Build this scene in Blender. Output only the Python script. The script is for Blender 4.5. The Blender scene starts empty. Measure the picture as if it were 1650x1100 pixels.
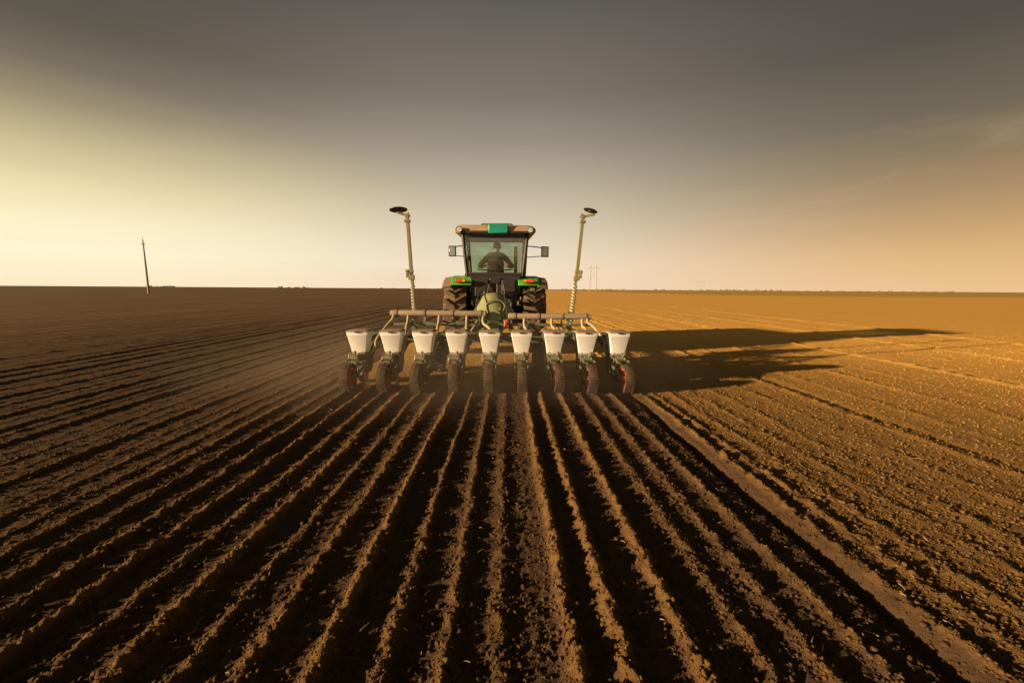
import bpy, bmesh, math, random
import numpy as np
from mathutils import Vector, Matrix, Euler
random.seed(7); rng=np.random.default_rng(11)
scene=bpy.context.scene
COL=scene.collection
R=math.radians

# ------------------------------------------------------------------ noise
def _hash(ix,iy,seed):
    h=(ix.astype(np.int64)*374761393+iy.astype(np.int64)*668265263+seed*974634777)&0xffffffff
    h=((h^(h>>13))*1274126177)&0xffffffff
    h=(h^(h>>16))&0xffffffff
    return h.astype(np.float64)/4294967295.0
def vn(x,y,seed=0):
    ix=np.floor(x);iy=np.floor(y);fx=x-ix;fy=y-iy
    fx=fx*fx*(3-2*fx);fy=fy*fy*(3-2*fy)
    a=_hash(ix,iy,seed);b=_hash(ix+1,iy,seed);c=_hash(ix,iy+1,seed);d=_hash(ix+1,iy+1,seed)
    return (a*(1-fx)+b*fx)*(1-fy)+(c*(1-fx)+d*fx)*fy-0.5
def sstep(a,b,x):
    t=np.clip((x-a)/(b-a),0,1);return t*t*(3-2*t)
SP=0.507; RS=SP/2
def height(x,y):
    x=np.asarray(x,float);y=np.asarray(y,float)
    r=np.sqrt(x*x+y*y)
    fine=1/(1+(r/14)**2); mid=1/(1+(r/40)**2)
    edge=2.17+0.07*vn(y*2.5,y*0+3,5)
    w=np.maximum((1-sstep(edge-.07,edge+.07,x))*(1-sstep(6.3,6.9,y)), 1-sstep(-2.42,-2.34,x))
    xw=x+0.05*vn(x*0.7,y*0.55,1)+0.016*vn(x*3,y*3.2,2)+0.014*vn(x*16,y*16,52)
    k=xw/RS; kr=np.round(k)
    xw2=xw+0.07*(_hash(kr,kr*0,77)-.5)*1.0   # uneven spacing
    c=0.5+0.5*np.cos(2*np.pi*(xw2/RS))
    amp=0.4+0.9*_hash(kr,kr*0,9)
    left=(x<-2.3)
    amp=np.where((np.abs(kr)%2==1)&left,amp*0.4,amp)
    amp=np.where(left,amp*0.7,amp)
    amp=np.where((x>1.9)&(x<2.3),amp*.3,amp)
    wid=4.2+3.4*vn(kr*1.7,y*.8,61)+2.6*(_hash(kr,kr*0,33)-.5)
    crumble=1+0.35*vn(x*7,y*5,3)+0.7*vn(x*27,y*25,4)+1.0*vn(x*55,y*53,44)
    ridge=0.031*amp*(c**wid)*crumble
    worked=ridge-0.008+0.018*vn(x*1.1,y*.4,21)
    worked=worked+fine*(0.008*vn(x*13,y*13,6)+0.008*vn(x*33,y*33,7)+0.009*vn(x*70,y*70,8))
    worked=worked-0.050*np.exp(-((x-2.06-0.03*vn(y*2,y*0,31))/0.06)**2)*(1-sstep(6.0,6.6,y))
    flat=0.02*vn(x*1.5,y*1.2,12)+fine*(0.007*vn(x*8,y*6,13)+0.007*vn(x*21,y*19,14)+0.008*vn(x*48,y*48,15)+0.008*vn(x*85,y*85,16))
    for tx,ta,tw in ((2.22,.026,.045),(2.40,.016,.04),(2.66,.010,.05),(3.0,.008,.05),(3.35,.009,.06),(3.9,.009,.06),(4.5,.018,.06),(4.72,-.015,.08),(5.3,.011,.07),(6.3,.016,.08),(7.2,.012,.08),(8.5,.03,.1),(8.8,-.02,.1),(10.1,.016,.1),(11.6,.03,.12),(13.2,.02,.12),(15.2,.04,.15)):
        flat=flat+ta*np.exp(-((x-tx-0.06*vn(y*.5,y*0,int(tx*10)))/tw)**2)*(1+1.2*vn(x*12,y*9,17)+1.4*vn(x*30,y*30,19)+vn(x*60,y*60,20))
    return worked*w*mid+flat*(1-w)*mid

# ------------------------------------------------------------------ materials
def newmat(name):
    m=bpy.data.materials.new(name);m.use_nodes=True
    nt=m.node_tree; b=nt.nodes["Principled BSDF"]
    return m,nt,b
def mat(name,col,rough=0.5,metal=0.0,dust=0.35,dustcol=(0.22,0.155,0.09),scale=9,bump=0.0,spec=0.5,var=0.15):
    m,nt,b=newmat(name); N=nt.nodes;L=nt.links
    tc=N.new("ShaderNodeTexCoord")
    n=N.new("ShaderNodeTexNoise");n.inputs["Scale"].default_value=scale;n.inputs["Detail"].default_value=8;n.inputs["Roughness"].default_value=.65
    L.new(tc.outputs["Object"],n.inputs["Vector"])
    g=N.new("ShaderNodeNewGeometry");sx=N.new("ShaderNodeSeparateXYZ");L.new(g.outputs["Normal"],sx.inputs[0])
    up=N.new("ShaderNodeMath");up.operation='MULTIPLY_ADD';L.new(sx.outputs["Z"],up.inputs[0]);up.inputs[1].default_value=.25
    L.new(n.outputs["Fac"],up.inputs[2])
    mr=N.new("ShaderNodeMapRange");mr.inputs[1].default_value=.42;mr.inputs[2].default_value=.8;mr.inputs[3].default_value=dust*.3;mr.inputs[4].default_value=min(1,dust*1.6)
    L.new(up.outputs[0],mr.inputs[0])
    v=N.new("ShaderNodeTexNoise");v.inputs["Scale"].default_value=scale*.4
    L.new(tc.outputs["Object"],v.inputs["Vector"])
    vr=N.new("ShaderNodeMapRange");vr.inputs[1].default_value=.3;vr.inputs[2].default_value=.7;vr.inputs[3].default_value=1-var;vr.inputs[4].default_value=1+var
    L.new(v.outputs["Fac"],vr.inputs[0])
    mul=N.new("ShaderNodeVectorMath");mul.operation='SCALE';mul.inputs[0].default_value=col;L.new(vr.outputs[0],mul.inputs["Scale"])
    mx=N.new("ShaderNodeMix");mx.data_type='RGBA';L.new(mr.outputs[0],mx.inputs[0]);L.new(mul.outputs[0],mx.inputs[6]);mx.inputs[7].default_value=(*dustcol,1)
    L.new(mx.outputs[2],b.inputs["Base Color"])
    rr=N.new("ShaderNodeMapRange");rr.inputs[3].default_value=rough;rr.inputs[4].default_value=min(1,rough+.4);L.new(mr.outputs[0],rr.inputs[0]);L.new(rr.outputs[0],b.inputs["Roughness"])
    b.inputs["Metallic"].default_value=metal;b.inputs["Specular IOR Level"].default_value=spec
    if bump>0:
        bp=N.new("ShaderNodeBump");bp.inputs["Strength"].default_value=bump;bp.inputs["Distance"].default_value=.01
        L.new(n.outputs["Fac"],bp.inputs["Height"]);L.new(bp.outputs[0],b.inputs["Normal"])
    return m
M={}
M['green']=mat("tractor_green_paint",(0.10,0.46,0.03),.3,dust=.12)
M['sage']=mat("sage_green_paint",(0.17,0.24,0.09),.45,dust=.4)
M['darkgreen']=mat("dark_green_frame_paint",(0.04,0.095,0.045),.45,dust=.45)
M['black']=mat("black_plastic",(0.012,0.012,0.012),.5,dust=.08)
M['rubber']=mat("dusty_rubber",(0.02,0.017,0.014),.85,dust=.5,dustcol=(0.14,0.092,0.052),scale=14,spec=.2,bump=.3)
M['rubber2']=mat("dusty_tractor_rubber",(0.03,0.025,0.02),.85,dust=.75,dustcol=(0.20,0.135,0.075),scale=10,spec=.2,bump=.3)
M['white']=mat("white_hopper_plastic",(0.66,0.67,0.67),.45,dust=.14,scale=6,var=.05)
M['lid']=mat("dusty_lid",(0.24,0.20,0.16),.7,dust=.4)
M['roof']=mat("beige_roof_plastic",(0.36,0.27,0.18),.5,dust=.25)
M['grey']=mat("grey_fender_plastic",(0.14,0.115,0.09),.6,dust=.4)
M['teal']=mat("teal_panel_paint",(0.0,0.24,0.17),.35,dust=.05)
M['red']=mat("red_paint",(0.40,0.04,0.02),.45,dust=.35)
M['redlight']=mat("red_lamp_lens",(0.75,0.03,0.01),.2,dust=.03)
M['amber']=mat("amber_lamp_lens",(0.85,0.25,0.02),.2,dust=.03)
M['rust']=mat("dusty_steel_pipe",(0.21,0.165,0.125),.6,metal=.0,dust=.5,dustcol=(0.24,.18,.115),bump=.4)
M['steel']=mat("worn_steel",(0.28,0.26,0.24),.4,metal=.7,dust=.45)
M['hose']=mat("cream_corrugated_hose",(0.32,0.28,0.19),.6,dust=.35)
M['blackhose']=mat("black_rubber_hose",(0.015,0.015,0.014),.45,dust=.1)
M['ochre']=mat("olive_ochre_paint",(0.19,0.18,0.075),.45,dust=.3)
M['whitepaint']=mat("chipped_white_paint",(0.48,0.46,0.38),.5,dust=.2)
M['chrome']=mat("lamp_glass",(0.6,0.6,0.6),.15,metal=.6,dust=.05)
M['mirror']=mat("mirror_glass",(0.30,0.31,0.32),.15,metal=.9,dust=.1)
M['skin']=mat("skin",(0.42,0.22,0.14),.6,dust=.0,var=.05)
M['hair']=mat("dark_hair",(0.02,0.014,0.01),.8,dust=0,scale=60,bump=.5)
M['shirt']=mat("dark_grey_shirt",(0.03,0.038,0.038),.85,dust=0.03,scale=30,bump=.2)
M['trouser']=mat("blue_trousers",(0.04,0.05,0.09),.9,dust=0.05)
M['concrete']=mat("weathered_concrete",(0.30,0.27,0.22),.9,dust=.3,bump=.2)
M['cable']=mat("aluminium_cable",(0.55,0.50,0.42),.6,dust=.1)
M['eye']=mat("eye_white",(0.7,0.7,0.7),.3,dust=0)
M['strawm']=mat("dry_straw",(0.34,0.26,0.14),.8,dust=.1)
# glass
def glassmat():
    m=bpy.data.materials.new("tinted_cab_glass");m.use_nodes=True;nt=m.node_tree;N=nt.nodes;L=nt.links;N.clear()
    o=N.new("ShaderNodeOutputMaterial");t=N.new("ShaderNodeBsdfTransparent");t.inputs[0].default_value=(.78,.86,.78,1)
    g=N.new("ShaderNodeBsdfGlossy");g.inputs["Roughness"].default_value=.03;g.inputs[0].default_value=(1,1,1,1)
    f=N.new("ShaderNodeFresnel");f.inputs[0].default_value=1.6
    d=N.new("ShaderNodeBsdfDiffuse");d.inputs[0].default_value=(.35,.3,.22,1)
    n=N.new("ShaderNodeTexNoise");n.inputs["Scale"].default_value=3
    tc=N.new("ShaderNodeTexCoord");L.new(tc.outputs["Object"],n.inputs[0])
    mr=N.new("ShaderNodeMapRange");mr.inputs[1].default_value=.35;mr.inputs[2].default_value=.75;mr.inputs[3].default_value=.02;mr.inputs[4].default_value=.18;L.new(n.outputs[0],mr.inputs[0])
    m1=N.new("ShaderNodeMixShader");m2=N.new("ShaderNodeMixShader")
    L.new(f.outputs[0],m1.inputs[0]);L.new(t.outputs[0],m1.inputs[1]);L.new(g.outputs[0],m1.inputs[2])
    L.new(mr.outputs[0],m2.inputs[0]);L.new(m1.outputs[0],m2.inputs[1]);L.new(d.outputs[0],m2.inputs[2]);L.new(m2.outputs[0],o.inputs[0]);return m
M['glass']=glassmat()

def soilmat():
    m,nt,b=newmat("field_soil");N=nt.nodes;L=nt.links
    b.inputs["Roughness"].default_value=1;b.inputs["Specular IOR Level"].default_value=0.05
    g=N.new("ShaderNodeNewGeometry");s=N.new("ShaderNodeSeparateXYZ");L.new(g.outputs["Position"],s.inputs[0])
    X,Y,Z=s.outputs
    def mth(op,a,b_=None,c=None):
        n=N.new("ShaderNodeMath");n.operation=op
        for i,v in enumerate((a,b_,c)):
            if v is None: continue
            if isinstance(v,(int,float)): n.inputs[i].default_value=v
            else: L.new(v,n.inputs[i])
        return n.outputs[0]
    def ss(a,b_,v,lo=0,hi=1):
        n=N.new("ShaderNodeMapRange");n.interpolation_type='SMOOTHSTEP'
        n.inputs[1].default_value=a;n.inputs[2].default_value=b_;n.inputs[3].default_value=lo;n.inputs[4].default_value=hi;L.new(v,n.inputs[0]);return n.outputs[0]
    def noise(scale,detail=6,rough=.6,vec=None,sc=None):
        n=N.new("ShaderNodeTexNoise");n.inputs["Scale"].default_value=scale;n.inputs["Detail"].default_value=detail;n.inputs["Roughness"].default_value=rough
        L.new(vec if vec else g.outputs["Position"],n.inputs["Vector"]);return n.outputs["Fac"]
    def mixc(f,a,c):
        n=N.new("ShaderNodeMix");n.data_type='RGBA';L.new(f,n.inputs[0])
        for i,v in ((6,a),(7,c)):
            if isinstance(v,tuple): n.inputs[i].default_value=(*v,1)
            else: L.new(v,n.inputs[i])
        return n.outputs[2]
    nbig=noise(.35,4);nmid=noise(5,7,.7);nfine=noise(58,8,.75);nvf=noise(230,4,.7)
    mp=N.new("ShaderNodeMapping");mp.inputs["Scale"].default_value=(2.2,.05,1);L.new(g.outputs["Position"],mp.inputs[0])
    nrow=noise(1,5,.6,mp.outputs[0])
    xe=mth('ADD',X,mth('MULTIPLY',mth('SUBTRACT',nmid,.5),.25))
    w1=mth('MULTIPLY',ss(2.10,2.55,xe,1,0),ss(6.3,6.9,Y,1,0))
    w2=ss(-2.45,-2.3,xe,1,0)
    W=mth('MAXIMUM',w1,w2)
    dist=mth('SQRT',mth('ADD',mth('MULTIPLY',X,X),mth('MULTIPLY',Y,Y)))
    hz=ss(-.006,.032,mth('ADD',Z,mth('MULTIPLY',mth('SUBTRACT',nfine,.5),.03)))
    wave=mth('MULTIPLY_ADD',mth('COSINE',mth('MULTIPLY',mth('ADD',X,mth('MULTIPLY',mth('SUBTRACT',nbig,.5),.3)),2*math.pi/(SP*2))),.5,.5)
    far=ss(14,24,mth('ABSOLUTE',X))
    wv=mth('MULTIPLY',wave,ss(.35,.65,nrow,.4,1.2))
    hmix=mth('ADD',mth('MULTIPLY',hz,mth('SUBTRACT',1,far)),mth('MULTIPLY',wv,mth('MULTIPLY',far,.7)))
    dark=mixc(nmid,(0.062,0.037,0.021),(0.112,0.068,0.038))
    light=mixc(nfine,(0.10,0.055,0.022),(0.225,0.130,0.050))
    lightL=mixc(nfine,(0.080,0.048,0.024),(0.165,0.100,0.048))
    lgt=mixc(ss(-4.5,-1.5,X),lightL,light)  # crests darker to the left, vignette shade put into their colour
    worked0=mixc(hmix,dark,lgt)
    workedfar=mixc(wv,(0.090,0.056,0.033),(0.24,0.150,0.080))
    worked=mixc(ss(7,32,dist,0,.95),worked0,workedfar)  # worked soil brightened with distance, extra light painted into its colour
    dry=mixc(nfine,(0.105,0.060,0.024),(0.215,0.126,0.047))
    unwfar_lit=mixc(nrow,(0.62,0.335,0.070),(0.84,0.49,0.125))
    unw=mixc(ss(2.5,18,dist),dry,unwfar_lit)  # distance ramp paints near vignette shade and far golden light into the soil
    green=mixc(nbig,(0.16,0.17,0.045),(0.28,0.26,0.08))
    gm=mth('MULTIPLY',mth('MULTIPLY',ss(95,140,Y),ss(50,80,X)),ss(.4,.6,nrow,.2,.8))
    unw2=mixc(gm,unw,green)
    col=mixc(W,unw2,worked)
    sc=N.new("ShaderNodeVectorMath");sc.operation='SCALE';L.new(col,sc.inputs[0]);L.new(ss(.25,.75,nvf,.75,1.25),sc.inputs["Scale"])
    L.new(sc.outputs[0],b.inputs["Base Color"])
    h=mth('ADD',mth('MULTIPLY',nfine,1.0),mth('ADD',mth('MULTIPLY',nvf,.4),mth('MULTIPLY',nmid,.8)))
    h2=mth('ADD',h,mth('MULTIPLY',mth('MULTIPLY',wave,far),2.0))
    bp=N.new("ShaderNodeBump");bp.inputs["Distance"].default_value=.018
    L.new(ss(6,30,dist,.85,.5),bp.inputs["Strength"])
    L.new(h2,bp.inputs["Height"]);L.new(bp.outputs[0],b.inputs["Normal"])
    return m
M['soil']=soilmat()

# ------------------------------------------------------------------ object helpers
def empty(name,loc,label=None,cat=None,parent=None,group=None):
    o=bpy.data.objects.new(name,None);COL.objects.link(o);o.location=loc;o.empty_display_size=.2
    if label:o["label"]=label
    if cat:o["category"]=cat
    if group:o["group"]=group
    if parent:o.parent=parent
    return o
def wpos(o):
    p=Vector((0,0,0))
    while o: p=p+Vector(o.location);o=o.parent
    return p
def finish(name,bm,mats,parent=None,origin=None,smooth=True,bevel=0,label=None,cat=None,ang=35):
    """bm in world coordinates; origin = world position of object"""
    if not isinstance(mats,(list,tuple)):mats=[mats]
    bmesh.ops.recalc_face_normals(bm,faces=bm.faces[:])
    if origin is None:
        c=Vector((0,0,0))
        for v in bm.verts:c+=v.co
        origin=c/max(1,len(bm.verts))
    origin=Vector(origin)
    for v in bm.verts:v.co-=origin
    me=bpy.data.meshes.new(name);bm.to_mesh(me);bm.free()
    for m in mats:me.materials.append(M[m] if isinstance(m,str) else m)
    if smooth:
        me.polygons.foreach_set("use_smooth",[True]*len(me.polygons))
        try: me.set_sharp_from_angle(angle=R(ang))
        except Exception: pass
    o=bpy.data.objects.new(name,me);COL.objects.link(o)
    if parent:
        o.parent=parent;o.location=origin-wpos(parent)
    else:o.location=origin
    if bevel>0:
        md=o.modifiers.new("bevel",'BEVEL');md.width=bevel;md.segments=2;md.limit_method='ANGLE';md.angle_limit=R(40)
    if label:o["label"]=label
    if cat:o["category"]=cat
    return o
def box(bm,c,s,rot=None,mi=0,taper=None):
    vs=[]
    mt=Euler(rot).to_matrix() if rot else Matrix.Identity(3)
    for z in(-.5,.5):
        t=(taper if (taper and z<0) else (1,1))
        for x,y in((-.5,-.5),(.5,-.5),(.5,.5),(-.5,.5)):
            vs.append(bm.verts.new(Vector(c)+mt@Vector((x*s[0]*t[0],y*s[1]*t[1],z*s[2]))))
    for f in((3,2,1,0),(4,5,6,7),(0,1,5,4),(1,2,6,5),(2,3,7,6),(3,0,4,7)):
        fc=bm.faces.new([vs[i] for i in f]);fc.material_index=mi
    return vs
def frame(d):
    d=d.normalized();u=Vector((0,0,1)) if abs(d.z)<.9 else Vector((1,0,0))
    a=d.cross(u).normalized();return a,a.cross(d).normalized()
def bar(bm,p0,p1,w,h,mi=0):
    p0=Vector(p0);p1=Vector(p1);a,b=frame(p1-p0);vs=[]
    for p in(p0,p1):
        for i,j in((-1,-1),(1,-1),(1,1),(-1,1)):vs.append(bm.verts.new(p+a*i*w/2+b*j*h/2))
    for f in((3,2,1,0),(4,5,6,7),(0,1,5,4),(1,2,6,5),(2,3,7,6),(3,0,4,7)):
        fc=bm.faces.new([vs[i] for i in f]);fc.material_index=mi
def tube(bm,pts,r,seg=10,mi=0,cap=True):
    pts=[Vector(p) for p in pts];n=len(pts)
    rs=r if isinstance(r,(list,tuple)) else [r]*n
    rings=[];pa=None
    for i,p in enumerate(pts):
        d=(pts[min(i+1,n-1)]-pts[max(i-1,0)])
        if d.length<1e-9:d=Vector((0,0,1))
        d.normalize()
        if pa is None:a,b=frame(d)
        else:
            a=(pa-d*pa.dot(d)).normalized();b=a.cross(d).normalized()
        pa=a
        rings.append([bm.verts.new(p+(a*math.cos(2*math.pi*k/seg)+b*math.sin(2*math.pi*k/seg))*rs[i]) for k in range(seg)])
    for i in range(n-1):
        for k in range(seg):
            f=bm.faces.new((rings[i][k],rings[i][(k+1)%seg],rings[i+1][(k+1)%seg],rings[i+1][k]));f.material_index=mi
    if cap:
        f=bm.faces.new(rings[0][::-1]);f.material_index=mi;f=bm.faces.new(rings[-1]);f.material_index=mi
def bez(p,n=24):
    p=[Vector(q) for q in p]
    out=[];P=[p[0]*2-p[1]]+p+[p[-1]*2-p[-2]]
    for i in range(1,len(P)-2):
        for k in range(n):
            t=k/n;a,b,c,d=P[i-1],P[i],P[i+1],P[i+2]
            out.append(.5*((2*b)+(c-a)*t+(2*a-5*b+4*c-d)*t*t+(3*b-a-3*c+d)*t**3))
    out.append(p[-1]);return out
def hose(bm,p,r=.025,corr=True,mi=0,n=14,seg=8):
    q=bez(p,n)
    if corr:rs=[r*(1.0 if i%2 else .82) for i in range(len(q))]
    else:rs=r
    tube(bm,q,rs,seg,mi)
def lathe(bm,c,axis,prof,seg=32,mi=0,close=False):
    c=Vector(c);ax=Vector(axis).normalized();a,b=frame(ax);rings=[]
    for h,r in prof:
        if r<1e-6:rings.append([bm.verts.new(c+ax*h)]);continue
        rings.append([bm.verts.new(c+ax*h+(a*math.cos(2*math.pi*k/seg)+b*math.sin(2*math.pi*k/seg))*r) for k in range(seg)])
    m=len(rings)
    for i in range(m if close else m-1):
        A=rings[i];B=rings[(i+1)%m]
        for k in range(seg):
            k2=(k+1)%seg
            if len(A)==1 and len(B)==1:continue
            if len(A)==1:f=bm.faces.new((A[0],B[k2],B[k]))
            elif len(B)==1:f=bm.faces.new((A[k],A[k2],B[0]))
            else:f=bm.faces.new((A[k],A[k2],B[k2],B[k]))
            f.material_index=mi
def prism(bm,poly,axis,a0,a1,mi=0):
    A=[];B=[]
    for u,v in poly:
        if axis=='y':A.append(bm.verts.new((u,a0,v)));B.append(bm.verts.new((u,a1,v)))
        else:A.append(bm.verts.new((a0,u,v)));B.append(bm.verts.new((a1,u,v)))
    n=len(poly)
    f=bm.faces.new(A);f.material_index=mi;f=bm.faces.new(B[::-1]);f.material_index=mi
    for i in range(n):
        f=bm.faces.new((A[i],B[i],B[(i+1)%n],A[(i+1)%n]));f.material_index=mi
def NB():return bmesh.new()

def tyre(bm,c,r,w,lug=.04,n=20,rimr=.5,chev=True):
    x,y,z=c;rb=r-lug;h=w/2
    prof=[(-h*.72,rimr),(-h*.98,rimr+(rb-rimr)*.35),(-h,rimr+(rb-rimr)*.65),(-h*.88,rb*.965),(-h*.5,rb*.995),(0,rb),(h*.5,rb*.995),(h*.88,rb*.965),(h,rimr+(rb-rimr)*.65),(h*.98,rimr+(rb-rimr)*.35),(h*.72,rimr)]
    lathe(bm,c,(1,0,0),prof,48,close=True)
    for k in range(n):
        for sd in(-1,1):
            th0=2*math.pi*(k+(.5 if sd>0 else 0))/n
            dl=(.30*20/n if chev else .06)*.8
            lw=.30*2*math.pi/n
            rings=[]
            for t in(0.0,.35,.7,1.0,1.04):
                u=(-.03+t)*h if t<1.02 else h*1.0
                th=th0-dl*min(t,1)
                rr=r*(1-.012*t*t) if t<1.02 else rb*.90
                ri=rb*.95 if t<1.02 else rb*.86
                ww=lw*(.8+.4*min(t,1))
                ring=[]
                for (rad,dw) in((ri,-.5),(rr,-.38),(rr,.38),(ri,.5)):
                    a=th+dw*ww
                    ring.append(bm.verts.new((x+sd*u,y+math.cos(a)*rad,z+math.sin(a)*rad)))
                rings.append(ring)
            for i in range(4):
                for q in range(4):
                    bm.faces.new((rings[i][q],rings[i][(q+1)%4],rings[i+1][(q+1)%4],rings[i+1][q]))
            bm.faces.new(rings[0][::-1]);bm.faces.new(rings[-1])
def rim(bm,c,rr,w,side,disc=.0,mi=0,bolts=8):
    h=w/2
    lathe(bm,c,(1,0,0),[(-h*.75,rr+.012),(-h*.68,rr-.02),(-h*.3,rr*.88),(h*.3,rr*.88),(h*.68,rr-.02),(h*.75,rr+.012)],36,mi)
    d=side*disc
    lathe(bm,c,(1,0,0),[(d-.03,0),(d-.03,rr*.3),(d-.012,rr*.45),(d-.012,rr*.885),(d+.012,rr*.885),(d+.012,rr*.45),(d+.035,rr*.3),(d+.05,rr*.16),(d+.05,0)],36,mi)
    for k in range(bolts):
        a=2*math.pi*k/bolts;q=Vector(c)+Vector((d,math.cos(a)*rr*.34,math.sin(a)*rr*.34))
        tube(bm,[q-Vector((.05,0,0)),q+Vector((.05,0,0))],rr*.035,6,mi)

# ------------------------------------------------------------------ ground
def axis_coords(fine0,fine1,d,fneg,fpos,lo,hi):
    xs=list(np.arange(fine0,fine1,d))
    x=fine1;step=d
    pos=[]
    while x<hi:
        pos.append(x);step=max(d,min(step*1.02,abs(x)*fpos(x)));x+=step
    pos.append(hi)
    neg=[];x=fine0-d;step=d
    while x>lo:
        neg.append(x);step=max(d,min(step*1.02,abs(x)*fneg(x)));x-=step
    neg.append(lo)
    return np.array(neg[::-1]+xs+pos)
LIM=4500
gx=axis_coords(-2.6,2.9,.012,lambda x:.0052 if x>-20 else .02,lambda x:.0070 if x<20 else .02,-LIM,LIM)
gy=axis_coords(1.0,1.9,.011,lambda x:.2,lambda y:.0070 if y<25 else .018,-40,LIM)
gy=np.concatenate([np.array([-40,-20,-10,-5,-2.5,-1,0,.5]),gy[gy>=1.0-1e-9]])
nx,ny=len(gx),len(gy)
GX,GY=np.meshgrid(gx,gy);GZ=height(GX,GY)
co=np.stack([GX,GY,GZ],-1).reshape(-1,3).astype(np.float32)
ii=np.arange((ny-1)*(nx-1));r_=ii//(nx-1);c_=ii%(nx-1);v0=r_*nx+c_
quads=np.stack([v0,v0+1,v0+nx+1,v0+nx],-1).astype(np.int32)
def npmesh(name,co,faces,k):
    me=bpy.data.meshes.new(name);me.vertices.add(len(co));me.vertices.foreach_set("co",co.ravel())
    nf=len(faces);me.loops.add(nf*k);me.loops.foreach_set("vertex_index",faces.ravel())
    me.polygons.add(nf);me.polygons.foreach_set("loop_start",np.arange(0,nf*k,k,dtype=np.int32));me.polygons.foreach_set("loop_total",np.full(nf,k,dtype=np.int32))
    me.update(calc_edges=True);return me
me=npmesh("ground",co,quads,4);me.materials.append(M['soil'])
me.polygons.foreach_set("use_smooth",[True]*len(me.polygons))
ground=bpy.data.objects.new("ground",me);COL.objects.link(ground);ground["kind"]="structure";ground["label"]="ploughed field with seed furrows and dry soil";ground["category"]="ground"

# clods
def ico(sub):
    b=NB();bmesh.ops.create_icosphere(b,subdivisions=sub,radius=1);b.verts.ensure_lookup_table()
    v=np.array([p.co[:] for p in b.verts]);f=np.array([[q.index for q in p.verts] for p in b.faces]);b.free();return v,f
def clods(name,n,y0,y1,smin,smax,sub,label,pw=2.6):
    V,F=ico(sub);nv=len(V)
    u=rng.random(n);y=y0*(y1/y0)**u
    half=y*1.28+.4
    x=.25+(rng.random(n)*2-1)*half
    k=x/RS;c=.5+.5*np.cos(2*np.pi*k)
    inw=(x<2.2)
    dd=np.sqrt(x*x+y*y)
    keep=((~inw)|(rng.random(n)<(.4+.6*c)))&(rng.random(n)<np.clip(1.15-dd/(y1*.85),0,1))
    x=x[keep];y=y[keep];n=len(x)
    s=smin*(smax/smin)**(rng.random(n)**pw)
    s*=np.clip(y/2.5,.8,1.5)**.5
    z=height(x,y)+s*.15
    ang=rng.random(n)*6.283
    sc=np.stack([s*(.7+.6*rng.random(n)),s*(.7+.6*rng.random(n)),s*(.5+.4*rng.random(n))],-1)
    P=V[None]*(1+.55*(rng.random((n,nv,1))-.5))*sc[:,None,:]
    ca,sa=np.cos(ang)[:,None],np.sin(ang)[:,None]
    P=np.stack([P[...,0]*ca-P[...,1]*sa,P[...,0]*sa+P[...,1]*ca,P[...,2]],-1)+np.stack([x,y,z],-1)[:,None,:]
    FF=(F[None]+(np.arange(n)*nv)[:,None,None]).reshape(-1,3).astype(np.int32)
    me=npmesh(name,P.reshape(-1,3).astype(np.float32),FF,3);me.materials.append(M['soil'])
    o=bpy.data.objects.new(name,me);COL.objects.link(o);o["kind"]="stuff";o["label"]=label;o["category"]="soil"
clods("soil_clods",32000,1.3,5.5,.003,.016,2,"loose brown clods of earth scattered over the furrows",3.0)
clods("soil_crumbs",170000,1.3,34,.0025,.011,1,"small crumbs of dry earth scattered over the field")
# straw
b=NB()
for i in range(300):
    y=1.5*(14/1.5)**random.random();x=.25+(random.random()*2-1)*y*1.2
    if x<2 and random.random()<.7:continue
    a=random.random()*6.28;l=.015+.04*random.random();z=float(height(x,y))+.012
    d=Vector((math.cos(a)*l,math.sin(a)*l,.008*random.random()))
    tube(b,[Vector((x,y,z))-d/2,Vector((x,y,z+.004)),Vector((x,y,z))+d/2],.0018,5)
o=finish("straw",b,'strawm',origin=(0,0,0));o["kind"]="stuff";o["label"]="bits of pale dry straw on the soil";o["category"]="straw"

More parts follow.
